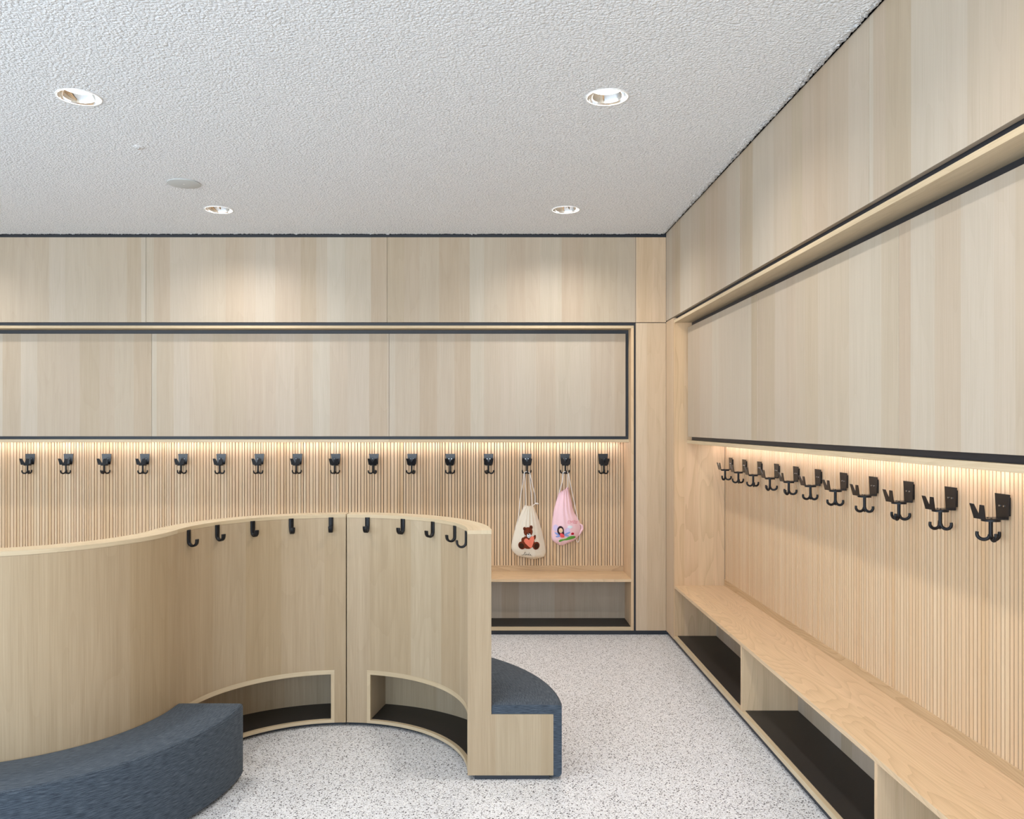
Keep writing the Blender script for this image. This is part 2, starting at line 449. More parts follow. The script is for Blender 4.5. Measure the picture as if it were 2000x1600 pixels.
# wall_back: dark carcass behind all panels, with the niche left open
NL = -5.46       # left end of the back niche
NR = 0.9786      # right outer face of its frame
mb = MB()
mb.box(LX, SX + .3, FY + .022, 5.95, 2.058, CZ + .13)
mb.box(NR + .0005, SX + .3, FY + .022, 5.95, 0, 2.058)
mb.box(LX, NL - .02, FY + .022, 5.95, 0, 2.058)
mb.box(NL - .02, NR + .0005, SY + .024, 5.95, 0, 2.058)
wall_back = mb.build('wall_back', 'black', kind='structure')
def back_panel(x0, x1, z0, z1, m='panel'):
    MB().box(x0 + .001, x1 - .001, FY, FY + .02, z0, z1).build('wood_panel', m, wall_back, bevel=.0008)
for x0, x1 in ((-5.45, -3.86), (-3.86, -2.2596), (-2.2596, -.6592), (-.6592, .992), (.992, FX)):
    back_panel(x0, x1, 2.077, 2.641, 'corner' if x0 > .9 else 'panel')
back_panel(.992, FX, .030, 2.0725, 'corner')
MB().box(LX, FX + .02, FY + .018, FY + .03, 0, .030).build('baseboard_back', 'black', kind='structure')

# wall_right
RN0, RN1 = -0.16, 5.215     # ends of the right niche frame (outer)
mb = MB()
mb.box(FX + .022, 2.0, REAR, FY + .4, 2.064, CZ + .13)
mb.box(FX + .022, 2.0, RN1 + .0005, FY + .4, 0, 2.064)
mb.box(FX + .022, 2.0, REAR, RN0 - .0005, 0, 2.064)
mb.box(SX + .024, 2.0, RN0 - .0005, RN1 + .0005, 0, 2.064)
wall_right = mb.build('wall_right', 'black', kind='structure')
def right_panel(y0, y1, z0, z1, m='panel'):
    MB().box(FX, FX + .02, y0 + .001, y1 - .001, z0, z1).build('wood_panel', m, wall_right, bevel=.0008)
for y0, y1 in ((3.86, FY), (2.555, 3.86), (1.24, 2.555), (-.08, 1.24), (-1.4, -.08), (REAR, -1.4)):
    right_panel(y0, y1, 2.085, CZ + .006)
right_panel(RN1 + .003, FY, .030, 2.0785, 'corner')
right_panel(REAR, RN0 - .003, .030, 2.0785)
MB().box(FX + .018, FX + .03, REAR, FY + .02, 0, .033).build('baseboard_right', 'black', kind='structure')

mb = MB(); mb.box(LX - .15, LX, REAR, 5.95, 0, WIN_Z[0]); mb.box(LX - .15, LX, REAR, 5.95, WIN_Z[1], CZ + .13)
e = [REAR] + [v for wn in ADDED_WIN_LEFT for v in wn] + [5.95]
for i in range(0, len(e), 2): mb.box(LX - .15, LX, e[i], e[i + 1], WIN_Z[0], WIN_Z[1])
mb.build('wall_left', 'plaster', kind='structure')
for i, (a0_, a1_) in enumerate(ADDED_WIN_LEFT):  # frames for the added left-hand openings
    mb = MB(); t = .05; a, b = WIN_Z; p, q = LX - .1, LX - .05
    mb.box(p, q, a0_, a0_ + t, a, b); mb.box(p, q, a1_ - t, a1_, a, b)
    mb.box(p, q, a0_ + t, a1_ - t, a, a + t); mb.box(p, q, a0_ + t, a1_ - t, b - t, b)
    mb.build('window_%d' % (i + 4), 'black', kind='structure')
mb = MB(); y0, y1 = REAR - .2, REAR
mb.box(LX, 2.0, y0, y1, 0, WIN_Z[0]); mb.box(LX, 2.0, y0, y1, WIN_Z[1], CZ + .13)
e = [LX] + [v for wn in WINDOWS for v in wn] + [2.0]
for i in range(0, len(e), 2): mb.box(e[i], e[i + 1], y0, y1, WIN_Z[0], WIN_Z[1])
mb.build('wall_rear', 'plaster', kind='structure')
for i, (x0, x1) in enumerate(WINDOWS):
    mb = MB(); t = .05; a, b = WIN_Z
    mb.box(x0, x0 + t, y0 + .05, y0 + .1, a, b); mb.box(x1 - t, x1, y0 + .05, y0 + .1, a, b)
    mb.box(x0 + t, x1 - t, y0 + .05, y0 + .1, a, a + t); mb.box(x0 + t, x1 - t, y0 + .05, y0 + .1, b - t, b)
    mb.build('window_%d' % (i + 1), 'black', kind='structure')

# ================================================================== WALL NICHES
# both niches are described in a local frame: s = along the wall, t = depth into the wall from the panel face
def niche(label, tb, s_in0, s_in1, depth, zb, ztop, zf0, seat_z, doors, dividers, shelf_joints):
    """tb(s0,s1,t0,t1,z0,z1) -> world box args; s_in0/1 = inner faces"""
    root = thing('wall_wardrobe', label, 'wardrobe', loc=tb(s_in0, s_in1, 0, 0, 0, 0, origin=True))
    th = .018; g_along = tb.g
    def B(mbx, s0, s1, t0, t1, z0, z1, g='z', **k):
        return mbx.box(*tb(s0, s1, t0, t1, z0, z1), g=(g_along if g == 's' else tb.gd if g == 't' else g), **k)
    def P(name, mb, mat, bev=.0008, **k):
        return child(mb.build(name, mat, bevel=bev, **k), root)
    D = depth
    mb = MB(); B(mb, s_in0 - th, s_in1 + th, 0, D, ztop, ztop + .018, 's'); P('top_board', mb, 'ash')
    mb = MB(); B(mb, s_in1, s_in1 + th, 0, D, zf0, ztop, 'z'); P('side_board', mb, 'side')
    mb = MB(); B(mb, s_in0 - th, s_in0, 0, D, zf0, ztop, 'z'); P('side_board', mb, 'side')
    mb = MB(); B(mb, s_in0, s_in1, 0, D * .832, zf0, zf0 + .0215, 's'); P('bottom_board', mb, 'ash')
    mb = MB(); B(mb, s_in0, s_in1, 0, D - .0005, seat_z - .018, seat_z, 's'); P('seat', mb, 'seat')
    mb = MB(); B(mb, s_in0, s_in1, D - .003, D + .010, seat_z, seat_z + .040, 's'); P('back_rail', mb, 'rail')
    mb = MB(); B(mb, s_in0, s_in1, D * .832, D * .832 + .015, zf0, seat_z - .018, 'z'); P('compartment_back', mb, 'panel', 0)
    for d in dividers:
        mb = MB(); B(mb, d - .009, d + .009, .002, D * .832, zf0 + .0215, seat_z - .018, 'z'); P('compartment_divider', mb, 'side')
    e_ = [s_in0] + sorted(dividers) + [s_in1]
    for i in range(len(e_) - 1):
        a = e_[i] + (.009 if i else 0) + .001; b = e_[i + 1] - (.009 if i < len(e_) - 2 else 0) - .001
        mb = MB(); B(mb, a, b, .020, D * .832 - .001, zf0 + .0215, zf0 + .0245); P('floor_mat', mb, 'mat', 0, label='black shoe mat lining the compartment')
    # slats: irregular widths with narrow dark grooves
    rnd = random.Random(int(abs(s_in0) * 100)); mb = MB(); s = s_in0 + .002
    B(mb, s_in0, s_in1, D + .0190, D + .0215, seat_z + .03, 1.31, 'z', mi=1)
    k = 0
    while s < s_in1 - .006:
        w_ = min(rnd.choice((.0120, .0135, .0155, .0175, .0200)), s_in1 - .002 - s)
        k += 1
        B(mb, s, s + w_, D, D + .018, seat_z + .040, 1.300, 'z', uoff=k * .731 + rnd.random() * 3)
        s += w_ + rnd.choice((.0038, .0042, .0046)) * (1.0 if g_along == 'x' else 1.15)
    P('slatted_back', mb, ['slat', 'groove'], 0)
    # cupboard above: dark carcass, doors, shelf board with led strip
    mb = MB(); B(mb, s_in0, s_in1, .11, .125, 1.298, ztop); P('cupboard_carcass', mb, 'black', 0)
    for d0, d1 in doors:
        mb = MB(); B(mb, d0 + .001, d1 - .001, .078, .098, zb['door0'], zb['door1'])
        P('cupboard_door', mb, 'panel', .001)
    ej = [s_in0] + sorted(shelf_joints) + [s_in1]
    for i in range(len(ej) - 1):
        mb = MB(); B(mb, ej[i] + .0004, ej[i + 1] - .0004, .078, D, 1.278, 1.298, 's'); P('shelf_board', mb, 'ash')
    mb = MB(); B(mb, s_in0 + .03, s_in1 - .03, D - .048, D - .036, 1.2745, 1.278); P('light_strip', mb, 'led', 0, label='glowing warm white light strip under the shelf board')
    return root

def tb_back(s0, s1, t0, t1, z0, z1, origin=False):
    if origin: return ((s0 + s1) / 2, FY, 0)
    return (s0, s1, FY + t0, FY + t1, z0, z1)
tb_back.g = 'x'; tb_back.gd = 'y'
def tb_right(s0, s1, t0, t1, z0, z1, origin=False):
    if origin: return (FX, (s0 + s1) / 2, 0)
    return (FX + t0, FX + t1, s0, s1, z0, z1)
tb_right.g = 'y'; tb_right.gd = 'x'
niche('built-in ash wardrobe niche in the far wall with slatted back, bench seat and cupboards', tb_back, NL, .9606, SY - FY,
      dict(door0=1.3187, door1=2.0095), 2.037, .030, .3706,
      [(-5.44, -3.854), (-3.854, -2.254), (-2.254, -.655), (-.655, .9376)], [-3.854, -2.254, -.655], [-3.854, -2.254, -.655])
niche('built-in ash wardrobe niche along the right-hand wall with long bench over open shoe compartments', tb_right, -.142, 5.195, SX - FX,
      dict(door0=1.3205, door1=2.011), 2.044, .033, .376,
      [(-.12, 1.187), (1.187, 2.525), (2.525, 3.843), (3.843, 5.170)], [1.187, 2.515, 3.843], [2.515])

# ================================================================== COAT HOOKS ON THE WALLS
def coat_hook(label, rot):
    """local frame: +y points out of the wall, origin on the wall at the plate's middle"""
    root = thing('coat_hook', label, 'coat hook')
    mb = MB(); mb.box(-.022, .022, 0, .0095, -.028, .026); mb.build('wall_block', 'metal', root, bevel=.001)
    mb = MB()
    def sheet(outline_a, outline_b):
        n = len(outline_a)
        mb.face(outline_a[::-1]); mb.face(outline_b)
        for i in range(n):
            j = (i + 1) % n; mb.face([outline_a[i], outline_a[j], outline_b[j], outline_b[i]])
    def plate(poly, y0, y1):      # xz polygon
        sheet([(x, y0, z) for x, z in poly], [(x, y1, z) for x, z in poly])
    plate([(-.034, .035), (-.027, -.038), (.027, -.038), (.034, .035)], .0095, .0125)
    sheet([(-.027, .0125, -.038), (-.0245, .045, -.038), (-.027, .078, -.038), (.027, .078, -.038), (.0245, .045, -.038), (.027, .0125, -.038)],
          [(-.027, .0125, -.035), (-.0245, .045, -.035), (-.027, .078, -.035), (.027, .078, -.035), (.0245, .045, -.035), (.027, .0125, -.035)])
    for s in (-1, 1):            # fork leaning outwards
        f = lambda x, z, k: (s * x, .075 + .003 * k + (z + .038) * .22, z)
        pol = [(.0, -.038), (.027, -.038), (.0345, .005), (.0155, .005), (.0, -.027)]
        sheet([f(x, z, 0) for x, z in pol], [f(x, z, 1) for x, z in pol])
    bm_o = mb.build('bracket', 'metal', root, bevel=.0006)
    for x in (-.010, .010):
        q = MB(); q.tube([(x, .0123, .0), (x, .0145, .0)], .0026, 10); q.build('screw', 'steel', root)
    ho = MB(); cy = .045
    ho.tube([(0, cy, -.038), (0, cy, -.0445)], .0250, 28)
    ho.tube([(0, cy, -.0440), (0, cy, -.088)], .0056, 12)
    for k in range(3):
        a = rot + k * 2 * pi / 3; pts = []
        for i in range(13):
            t = i / 12 * radians(195)
            r = .0185 - .0165 * cos(t); z = -.0835 - .0155 * sin(t) if t < pi else -.0835 + (t - pi) * .0155 * 1.6
            pts.append((r * cos(a), cy + r * sin(a), z))
        ho.tube(pts, [.0052] * 10 + [.0050, .0048, .0044], 10)
    for x in (-.009, .009):
        ho.tube([(x, cy + .004, -.0352), (x, cy + .004, -.0335)], .0026, 8)
    ho.build('swivel_hook', 'hookmetal', root)
    return root
rr = random.Random(11)
HZ = 1.158
protos = [coat_hook('x', radians(a)) for a in (15, 50, 95)]
used = [False] * 3
def place_hook(i, loc, rz, label, group):
    j = i % 3 if i < 3 else rr.randrange(3)
    if not used[j]:
        used[j] = True; r = protos[j]; r.location = loc; r.rotation_euler = (0, 0, rz); r['label'] = label; r['group'] = group; return r
    return dup(protos[j], loc, rz, label, group)
for i in range(16):
    px = 57 + i * 74.76
    x = (px - 950) * 5.713 / 1600
    extra = {13: ', with the cream bag', 14: ', with the pink bag', 15: ', nearest the corner'}.get(i, '')
    lab = 'black coat hook on the far slatted wall, %s from the left%s' % (ORD[i], extra)
    if i == 0: lab = 'black metal coat hook on the far slatted wall, leftmost of the row'
    place_hook(i, (x, SY, HZ), pi, lab, 'coat hooks on the far slatted wall')
for i in range(11):
    y = 5.035 - i * .2652
    lab = 'black metal coat hook on the right slatted wall, %s from the far corner' % ORD[i]
    if i == 0: lab = 'black metal coat hook on the right slatted wall, closest to the far corner'
    if i == 10: lab = 'large black coat hook at the picture edge, nearest one on the right wall'
    place_hook(3 + i, (SX, y, HZ), pi / 2, lab, 'coat hooks on the right slatted wall')

# ================================================================== CURVED PARTITIONS
C1 = (-.648, 3.2146); C2 = (-1.843, 3.237)
ZB, ZT = .018, .9804
def cushion(root, c, ri, ro, a0, a1, z_in=.259, mat='blue'):
    """L-shaped upholstery: seat top and front face, rounded edges"""
    t = .036; zt = .297; zb = .012; R = .014
    prof = [(ri, z_in), (ri, zt - .006), (ri + .006, zt)]
    prof += [(ro - .10, zt + .001)]
    for k in range(7):
        a = radians(90 - 90 * k / 6); prof.append((ro - R + R * cos(a), zt - R + R * sin(a)))
    for k in range(7):
        a = radians(-45 * k / 6 * 2); prof.append((ro - .018 + .018 * cos(a), zb + .018 + .018 * sin(a)))
    prof += [(ro - t, zb), (ro - t, z_in)]
    n = int((a1 - a0) / 1.5); rows, U = [], []
    L = [0]
    for i in range(1, len(prof)): L.append(L[-1] + math.dist(prof[i], prof[i - 1]))
    for i in range(n + 1):
        f = i / n; a = a0 + (a1 - a0) * f
        # soft pull-in at both ends
        e = min(1.0, f * n / 1.2, (1 - f) * n / 1.2); q = .003 * (1 - e)
        A = radians(a)
        rows.append([(c[0] + (r - q * (1 if r > (ri + ro) / 2 else 0)) * cos(A), c[1] + (r - q * (1 if r > (ri + ro) / 2 else 0)) * sin(A), z - (q if z > .2 and z > z_in + .01 else 0)) for r, z in prof])
        U.append([(A * ro, l) for l in L])
    mb = MB(); mb.grid(rows, U, 0, True)
    for row, fl in ((rows[0], False), (rows[-1], True)):
        b = [(p[0], p[1], p[2]) for p in row]; uvs = [(r, z) for r, z in prof]
        # split the L profile into two convex-ish pieces: top slab and front slab
        mid = len(prof)
        idx_top = [0, 1, 2] + list(range(3, 10)) + [mid - 1]
        idx_fr = [mid - 1] + list(range(9, mid - 1))
        for idx in (idx_top, idx_fr):
            pts = [b[i] for i in idx]; uu = [uvs[i] for i in idx]
            if not fl: pts, uu = pts, uu
            else: pts, uu = pts[::-1], uu[::-1]
            mb.face(pts, uu, 0, False)
    o = child(mb.build('seat_cushion', mat), root)
    o['label'] = 'blue-grey woven seat upholstery'
    # sewn seam along the top front edge
    mb = MB(); n = int((a1 - a0) / 2)
    mb.tube([(c[0] + (ro - .0035) * cos(radians(a0 + .3 + (a1 - a0 - .6) * i / n)), c[1] + (ro - .0035) * sin(radians(a0 + .3 + (a1 - a0 - .6) * i / n)), zt - .0045) for i in range(n + 1)], .0013, 6)
    s = mb.build('seam', mat, o); s.matrix_parent_inverse = p_matrix(root).inverted() @ Matrix.Identity(4)
    s.matrix_parent_inverse = (p_matrix(root) @ p_matrix(root).inverted()).inverted()
    return o
def feet(root, c, rs, angs):
    for r in rs:
        for a in angs:
            A = radians(a); mb = MB()
            x, y = c[0] + r * cos(A), c[1] + r * sin(A)
            mb.lathe([(.001, 0), (.018, 0), (.019, .004), (.012, .008), (.012, .0125), (.001, .0125)], (x, y, 0), 16)
            child(mb.build('foot', 'black'), root)

def concave_unit(label, a0, a1, o0, o1, end):
    """quarter unit bowing away from the camera; shoe opening o0..o1 in its inner face, bench behind"""
    am = radians((a0 + a1) / 2)
    root = thing('curved_partition', label, 'room divider', loc=(C1[0] + .66 * cos(am), C1[1] + .66 * sin(am), 0))
    P = lambda name, mb, mat, bev=0, **k: child(mb.build(name, mat, bevel=bev, **k), root)
    s0 = a0 + (1.6 if end else 0)
    mb = MB(); mb.arc(C1, .575, .666, s0, a1, .262, ZT - .016)
    if a1 - o1 > o0 - a0: mb.arc(C1, .575, .666, o1 + 1.6, a1, ZB, .262)
    if o0 - s0 > 2: mb.arc(C1, .575, .666, s0, o0 - 1.6, ZB, .262)
    P('wall_panel', mb, 'divider')
    mb = MB(); mb.arc(C1, .5738, .668, a0, a1, ZT - .0155, ZT, g='a'); P('top_rail', mb, 'ash')
    mb = MB(); mb.arc(C1, .574, .592, max(o0 - 1.6, s0), min(o1 + 1.6, a1), .242, .262, g='a')
    mb.arc(C1, .574, .592, max(o0 - 1.6, s0), min(o1 + 1.6, a1), ZB, .032, g='a')
    if o0 - s0 > 2: mb.arc(C1, .574, .592, o0 - 1.6, o0, .032, .242)
    if a1 - o1 > 2: mb.arc(C1, .574, .592, o1, o1 + 1.6, .032, .242)
    P('opening_frame', mb, 'ash')
    mb = MB()
    mb.arc(C1, .592, .81, s0, a1, ZB, .031); mb.arc(C1, .592, .908, s0, a1, .244, .2575)
    mb.arc(C1, .795, .81, s0, a1, .031, .244)
    mb.arc(C1, .592, .795, max(o0 - 1.6, s0), o0, .031, .244, n=2); mb.arc(C1, .592, .795, o1, min(o1 + 1.6, a1), .031, .244, n=2)
    P('shoe_compartment', mb, 'divider')
    mb = MB(); mb.arc(C1, .593, .794, o0 + .1, o1 - .1, .0312, .0345); P('floor_mat', mb, 'mat', label='black shoe mat lining the curved compartment')
    if end:
        x0 = C1[0] + .575
        mb = MB(); mb.prism([(x0 - .0008, ZB), (C1[0] + .911, ZB), (C1[0] + .911, .258), (C1[0] + .6675, .258), (C1[0] + .6675, ZT - .016), (x0 - .0008, ZT - .016)], C1[1], C1[1] + .018)
        P('end_panel', mb, 'divider', .0008)
    cushion(root, C1, .669, .947, a0 + .05, a1)
    mb = MB(); mb.arc(C1, .602, .895, a0 + .6, a1 - .6, .001, ZB); P('plinth', mb, 'black')
    feet(root, C1, (.62, .88), (a0 + 2.2, (a0 + a1) / 2, a1 - 3))
    return root
concave_unit('right-hand quarter of the curved ash partition, ending in a narrow upright panel with a bench end', 0, 89.75, 4.5, 78.7, True)
concave_unit('middle quarter of the curved ash partition, bowing away behind the left shoe opening', 90.25, 177.7, 97.0, 173.5, False)

def convex_unit(label):
    root = thing('curved_partition', label, 'room divider', loc=(C2[0] + .6 * cos(radians(-45)), C2[1] + .6 * sin(radians(-45)), 0))
    P = lambda name, mb, mat, bev=0, **k: child(mb.build(name, mat, bevel=bev, **k), root)
    a0, a1 = -90, -.15
    mb = MB(); mb.arc(C2, .531, .622, a0, a1, ZB, ZT - .016); P('wall_panel', mb, 'divider')
    mb = MB(); mb.arc(C2, .529, .6232, a0, a1, ZT - .0155, ZT, g='a'); P('top_rail', mb, 'ash')
    mb = MB(); mb.arc(C2, .6225, .846, a0, a1 - .1, ZB, .2575); P('bench_box', mb, 'divider')
    cushion(root, C2, .6245, .885, a0, a1 - .05)
    mb = MB(); mb.arc(C2, .56, .82, a0 + .6, a1 - .6, .001, ZB); P('plinth', mb, 'black')
    feet(root, C2, (.58, .80), (-87, -45, -4))
    return root
convex_unit('left quarter of the curved ash partition, bulging forward with a blue-grey bench in front')

# small hooks on the partition
def small_hook(label):
    root = thing('small_coat_hook', label, 'coat hook')
    # strap profile in yz: +y out of the wall
    path = [(.0035, .033), (.0035, .0), (.0035, -.012)]
    for k in range(1, 11):
        a = pi + pi * k / 10; path.append((.0215 + .018 * cos(a), -.0135 + .018 * sin(a)))
    path += [(.0398, -.009), (.0402, -.004)]
    mb = MB(); rows = []
    hw = [.0105, .0105, .0100] + [.0095] * 8 + [.0098, .0100, .0102, .0100]
    T = .0040; n = len(path)
    for i, (y, z) in enumerate(path):
        a = path[max(i - 1, 0)]; b = path[min(i + 1, n - 1)]
        t = Vector((b[0] - a[0], b[1] - a[1])).normalized(); nn = Vector((-t.y, t.x)); w_ = hw[i]; row = []
        for cx, cn in ((-1, -.55), (-.8, -1), (.8, -1), (1, -.55), (1, .55), (.8, 1), (-.8, 1), (-1, .55)):
            row.append((cx * w_, y + nn.x * cn * T, z + nn.y * cn * T))
        rows.append(row)
    mb.grid(rows, None, 0, True, close_v=True); mb.face(rows[0]); mb.face(rows[-1][::-1])
    mb.build('hook_strap', 'hookmetal', root)
    for z in (.022, -.002):
        q = MB(); q.tube([(0, .0062, z), (0, .0075, z)], .0028, 10); q.build('screw', 'hookmetal', root)
    return root
proto = None
HA = [168.6, 150.8, 132.8, 115, 97, 80, 62, 44, 26, 8.3]
for i, a in enumerate(HA):
    A = radians(a); loc = (C1[0] + .5750 * cos(A), C1[1] + .5750 * sin(A), .9345)
    rz = A + pi / 2          # local +y -> towards the centre
    lab = 'small black hook inside the curved partition, %s from the left' % ORD[i]
    if i == 0: lab = 'small black hook inside the curved partition, leftmost one above the blue bench end'
    if i == 4: lab = 'small black hook just left of the vertical joint in the curved partition'
    if i == 5: lab = 'small black hook just right of the vertical joint in the curved partition'
    if i == 9: lab = 'small black hook half hidden by the upright end panel of the curved partition'
    g = 'small hooks inside the curved partition'
    if proto is None:
        proto = small_hook(lab); proto.location = loc; proto.rotation_euler = (0, 0, rz); proto['group'] = g
    else: dup(proto, loc, rz, lab, g)

# ================================================================== CEILING FITTINGS
def downlight(label, x, y, group):
    root = thing('downlight', label, 'ceiling light', loc=(x, y, CZ), group=group)
    mb = MB(); mb.lathe([(OR - .0015, .004), (OR - .0015, -.003), (OR + .0045, -.0035), (OR + .0055, -.001), (OR + .0055, .004)], (0, 0, 0), 48); mb.build('trim_ring', 'white', root)
    mb = MB(); mb.lathe([(OR - .0015, -.002), (.0765, .006), (.0735, .014), (.069, .024), (.062, .0345)], (0, 0, 0), 48); mb.build('reflector', 'chrome', root)
    mb = MB(); mb.lathe([(OR + .004, .004), (OR + .004, .1), (.001, .1)], (0, 0, 0), 24); mb.build('housing', 'white', root)
    mb = MB(); mb.disc((0, 0, .034), .062, 32, up=False); mb.build('lamp', 'lamp', root)
    l = bpy.data.lights.new('lamp_light', 'AREA'); l.shape = 'DISK'; l.size = .10; l.energy = LAMP_W
    l.color = (1.0, .95, .90); l.spread = radians(150)
    lo = bpy.data.objects.new('lamp_light', l); COL.objects.link(lo); lo.location = (0, 0, .030); lo.parent = root
    return root
names = ['round recessed ceiling downlight, the large one at the upper left', 'round recessed ceiling downlight at the upper right, near the right wall',
         'small round recessed downlight at left, beside the grey ceiling disc and near the far wall', 'small round recessed downlight on the right, close to the far corner']
for (x, y), n in zip(LIGHTS, names): downlight(n, x, y, 'recessed ceiling downlights')
for (x, y), n in zip(EXTRA, ['above the blue bench, nearest the camera on the left', 'above the open floor, nearest the camera on the right', 'outside the picture at the far left, by the far wall']): downlight('round recessed ceiling downlight ' + n, x, y, 'recessed ceiling downlights')

cs = thing('ceiling_speaker', 'flat round light grey disc on the ceiling near the rear left downlight', 'ceiling speaker', loc=(-1.585, 4.294, CZ))
mb = MB(); mb.lathe([(.001, -.0060), (.083, -.0055), (.086, -.0045), (.086, -.002), (.084, .0)], (0, 0, 0), 48); mb.build('cover', 'grey', cs)
mb = MB(); mb.lathe([(.001, -.0068), (.004, -.0066), (.005, -.0058)], (0, 0, 0), 12); mb.build('indicator', 'white', cs)
sp = thing('sprinkler_head', 'tiny round fitting set in the ceiling between the left downlights', 'sprinkler', loc=(-1.585, 3.736, CZ))
mb = MB(); mb.lathe([(.001, -.0035), (.024, -.003), (.026, -.001), (.026, .0)], (0, 0, 0), 24); mb.build('cover_plate', 'ceiling', sp)
mb = MB(); mb.lathe([(.001, -.010), (.006, -.010), (.007, -.006), (.005, -.003)], (0, 0, 0), 12); mb.build('nozzle', 'steel', sp)

# ================================================================== DRAWSTRING BAGS
BY = 5.69
def px2w(px, py, d=BY): return ((px - 950) * d / 1600, HC + (831 - py) * d / 1600)
def z4(u, v): return px2w(940 + u * .16878, 840 + v * .16878)
def z7(u, v): return px2w(990 + u * .11878, 920 + v * .11878)
def cloth(name, c, t=0.25):
    m, nt, p = new_mat(name); p.inputs['Base Color'].default_value = c; p.inputs['Roughness'].default_value = .9
    p.inputs['Specular IOR Level'].default_value = .15
    tc = nt.nodes.new('ShaderNodeTexCoord'); n = nt.nodes.new('ShaderNodeTexNoise'); n.inputs['Scale'].default_value = 900
    b = nt.nodes.new('ShaderNodeBump'); b.inputs['Strength'].default_value = t; b.inputs['Distance'].default_value = .0006
    nt.links.new(tc.outputs['Object'], n.inputs['Vector']); nt.links.new(n.outputs['Fac'], b.inputs['Height']); nt.links.new(b.outputs['Normal'], p.inputs['Normal'])
    return m
M['cream'] = cloth('cream_cotton', srgb(226, 216, 198)); M['pink'] = cloth('pink_cotton', srgb(244, 206, 213)); M['cord'] = cloth('white_cord', srgb(236, 228, 220))
M['brown'] = cloth('print_brown', srgb(112, 52, 32)); M['dkbrown'] = cloth('print_dark_brown', srgb(62, 38, 24)); M['coral'] = cloth('print_coral', srgb(236, 128, 104))
M['ice'] = cloth('print_pale', srgb(226, 234, 240)); M['ink'] = cloth('print_black', srgb(24, 20, 22)); M['red'] = cloth('print_red', srgb(205, 40, 62))
M['skin'] = cloth('print_skin', srgb(240, 205, 170)); M['hair'] = cloth('print_hair', srgb(58, 40, 48)); M['wing'] = cloth('print_blue', srgb(140, 160, 215))
M['leaf'] = cloth('print_green', srgb(98, 160, 66)); M['sky'] = cloth('print_lilac', srgb(216, 200, 232)); M['dress'] = cloth('print_dress', srgb(232, 92, 96))

class Bag:
    def __init__(self, left, right, folds, depth):
        """left/right: outlines as (u,v) points in the zoom4 frame, top to bottom"""
        self.L = [z4(*p) for p in left]; self.R = [z4(*p) for p in right]; self.folds = folds; self.depth = depth
        self.zt = max(self.L[0][1], self.R[0][1]); self.zb = min(self.L[-1][1], self.R[-1][1])
        self.back = SY - .004
    @staticmethod
    def at(pl, t):
        n = len(pl) - 1; s = t * n; i = min(int(s), n - 1); f = s - i
        # smooth interpolation (catmull-rom)
        p0 = pl[max(i - 1, 0)]; p1 = pl[i]; p2 = pl[i + 1]; p3 = pl[min(i + 2, n)]
        r = []
        for k in (0, 1):
            r.append(.5 * (2 * p1[k] + (-p0[k] + p2[k]) * f + (2 * p0[k] - 5 * p1[k] + 4 * p2[k] - p3[k]) * f * f + (-p0[k] + 3 * p1[k] - 3 * p2[k] + p3[k]) * f ** 3))
        return r
    def front(self, s, t):
        """s across 0..1, t down 0..1 -> depth offset from the back"""
        body = sin(pi * min(max(s, 0), 1)) ** .6
        prof = .30 + .70 * sin(pi * min(1, .15 + t * .80)) ** .8 if t < .75 else (.30 + .70 * sin(pi * .75) ** .8) * (1 - ((t - .75) / .25) ** 2.2 * .85)
        d = self.depth * prof * body
        fold = sin(self.folds * 2 * pi * s + 1.2 * sin(3 * t)) * .0055 * max(0, 1 - t * 1.25) * body
        fold += sin(2.5 * 2 * pi * s + 5 * t) * .0018 * body
        return max(d + fold, 0) + .003
    def mesh(self):
        nt_, ns = 40, 40; rows, rb = [], []
        for i in range(nt_ + 1):
            t = i / nt_; a = self.at(self.L, t); b = self.at(self.R, t); r1, r2 = [], []
            for j in range(ns + 1):
                s = j / ns; x = a[0] + (b[0] - a[0]) * s; z = a[1] + (b[1] - a[1]) * s
                if t > .93: z -= .006 * sin(pi * s) * (t - .93) / .07
                if t < .1: z += .0022 * sin(self.folds * 2 * pi * s) * (1 - t * 10)
                r1.append((x, self.back - self.front(s, t), z)); r2.append((x, self.back - .001 * sin(pi * s), z))
            rows.append(r1); rb.append(r2)
        mb = MB(); mb.grid([r[::-1] for r in rows], None, 0, True)
        mb.grid(rb, None, 0, True)
        for k in (0, -1):
            mb.grid([rows[k], rb[k]], None, 0, True)
        mb.grid([[r[0] for r in rows], [r[0] for r in rb]], None, 0, True); mb.grid([[r[-1] for r in rows], [r[-1] for r in rb]], None, 0, True)
        self.rows = rows
        return mb
    def y_at(self, x, z):
        # find nearest front point
        best = min(((p[0] - x) ** 2 + (p[2] - z) ** 2, p[1]) for r in self.rows for p in r)
        w_, s_ = 0, 0
        for r in self.rows:
            if abs(r[20][2] - z) > .035: continue
            for p in r:
                d = (p[0] - x) ** 2 + (p[2] - z) ** 2
                if d < .0002: k = 1 / (d + 1e-6); w_ += k; s_ += k * p[1]
        return s_ / w_ if w_ else best[1]
    def patch(self, mb, poly, layer, mi):
        """polygon in world xz laid on the cloth"""
        n = len(poly); cx = sum(p[0] for p in poly) / n; cz = sum(p[1] for p in poly) / n
        rings = 3 if n > 8 else 2
        P = lambda x, z: (x, self.y_at(x, z) - .0006 * layer - .0022, z)
        c = P(cx, cz); prev = None
        for k in range(1, rings + 1):
            f = k / rings; cur = [P(cx + (p[0] - cx) * f, cz + (p[1] - cz) * f) for p in poly]
            for i in range(n):
                j = (i + 1) % n
                if prev is None: mb.face([c, cur[j], cur[i]], None, mi, False)
                else: mb.face([prev[i], prev[j], cur[j], cur[i]], None, mi, False)
            prev = cur
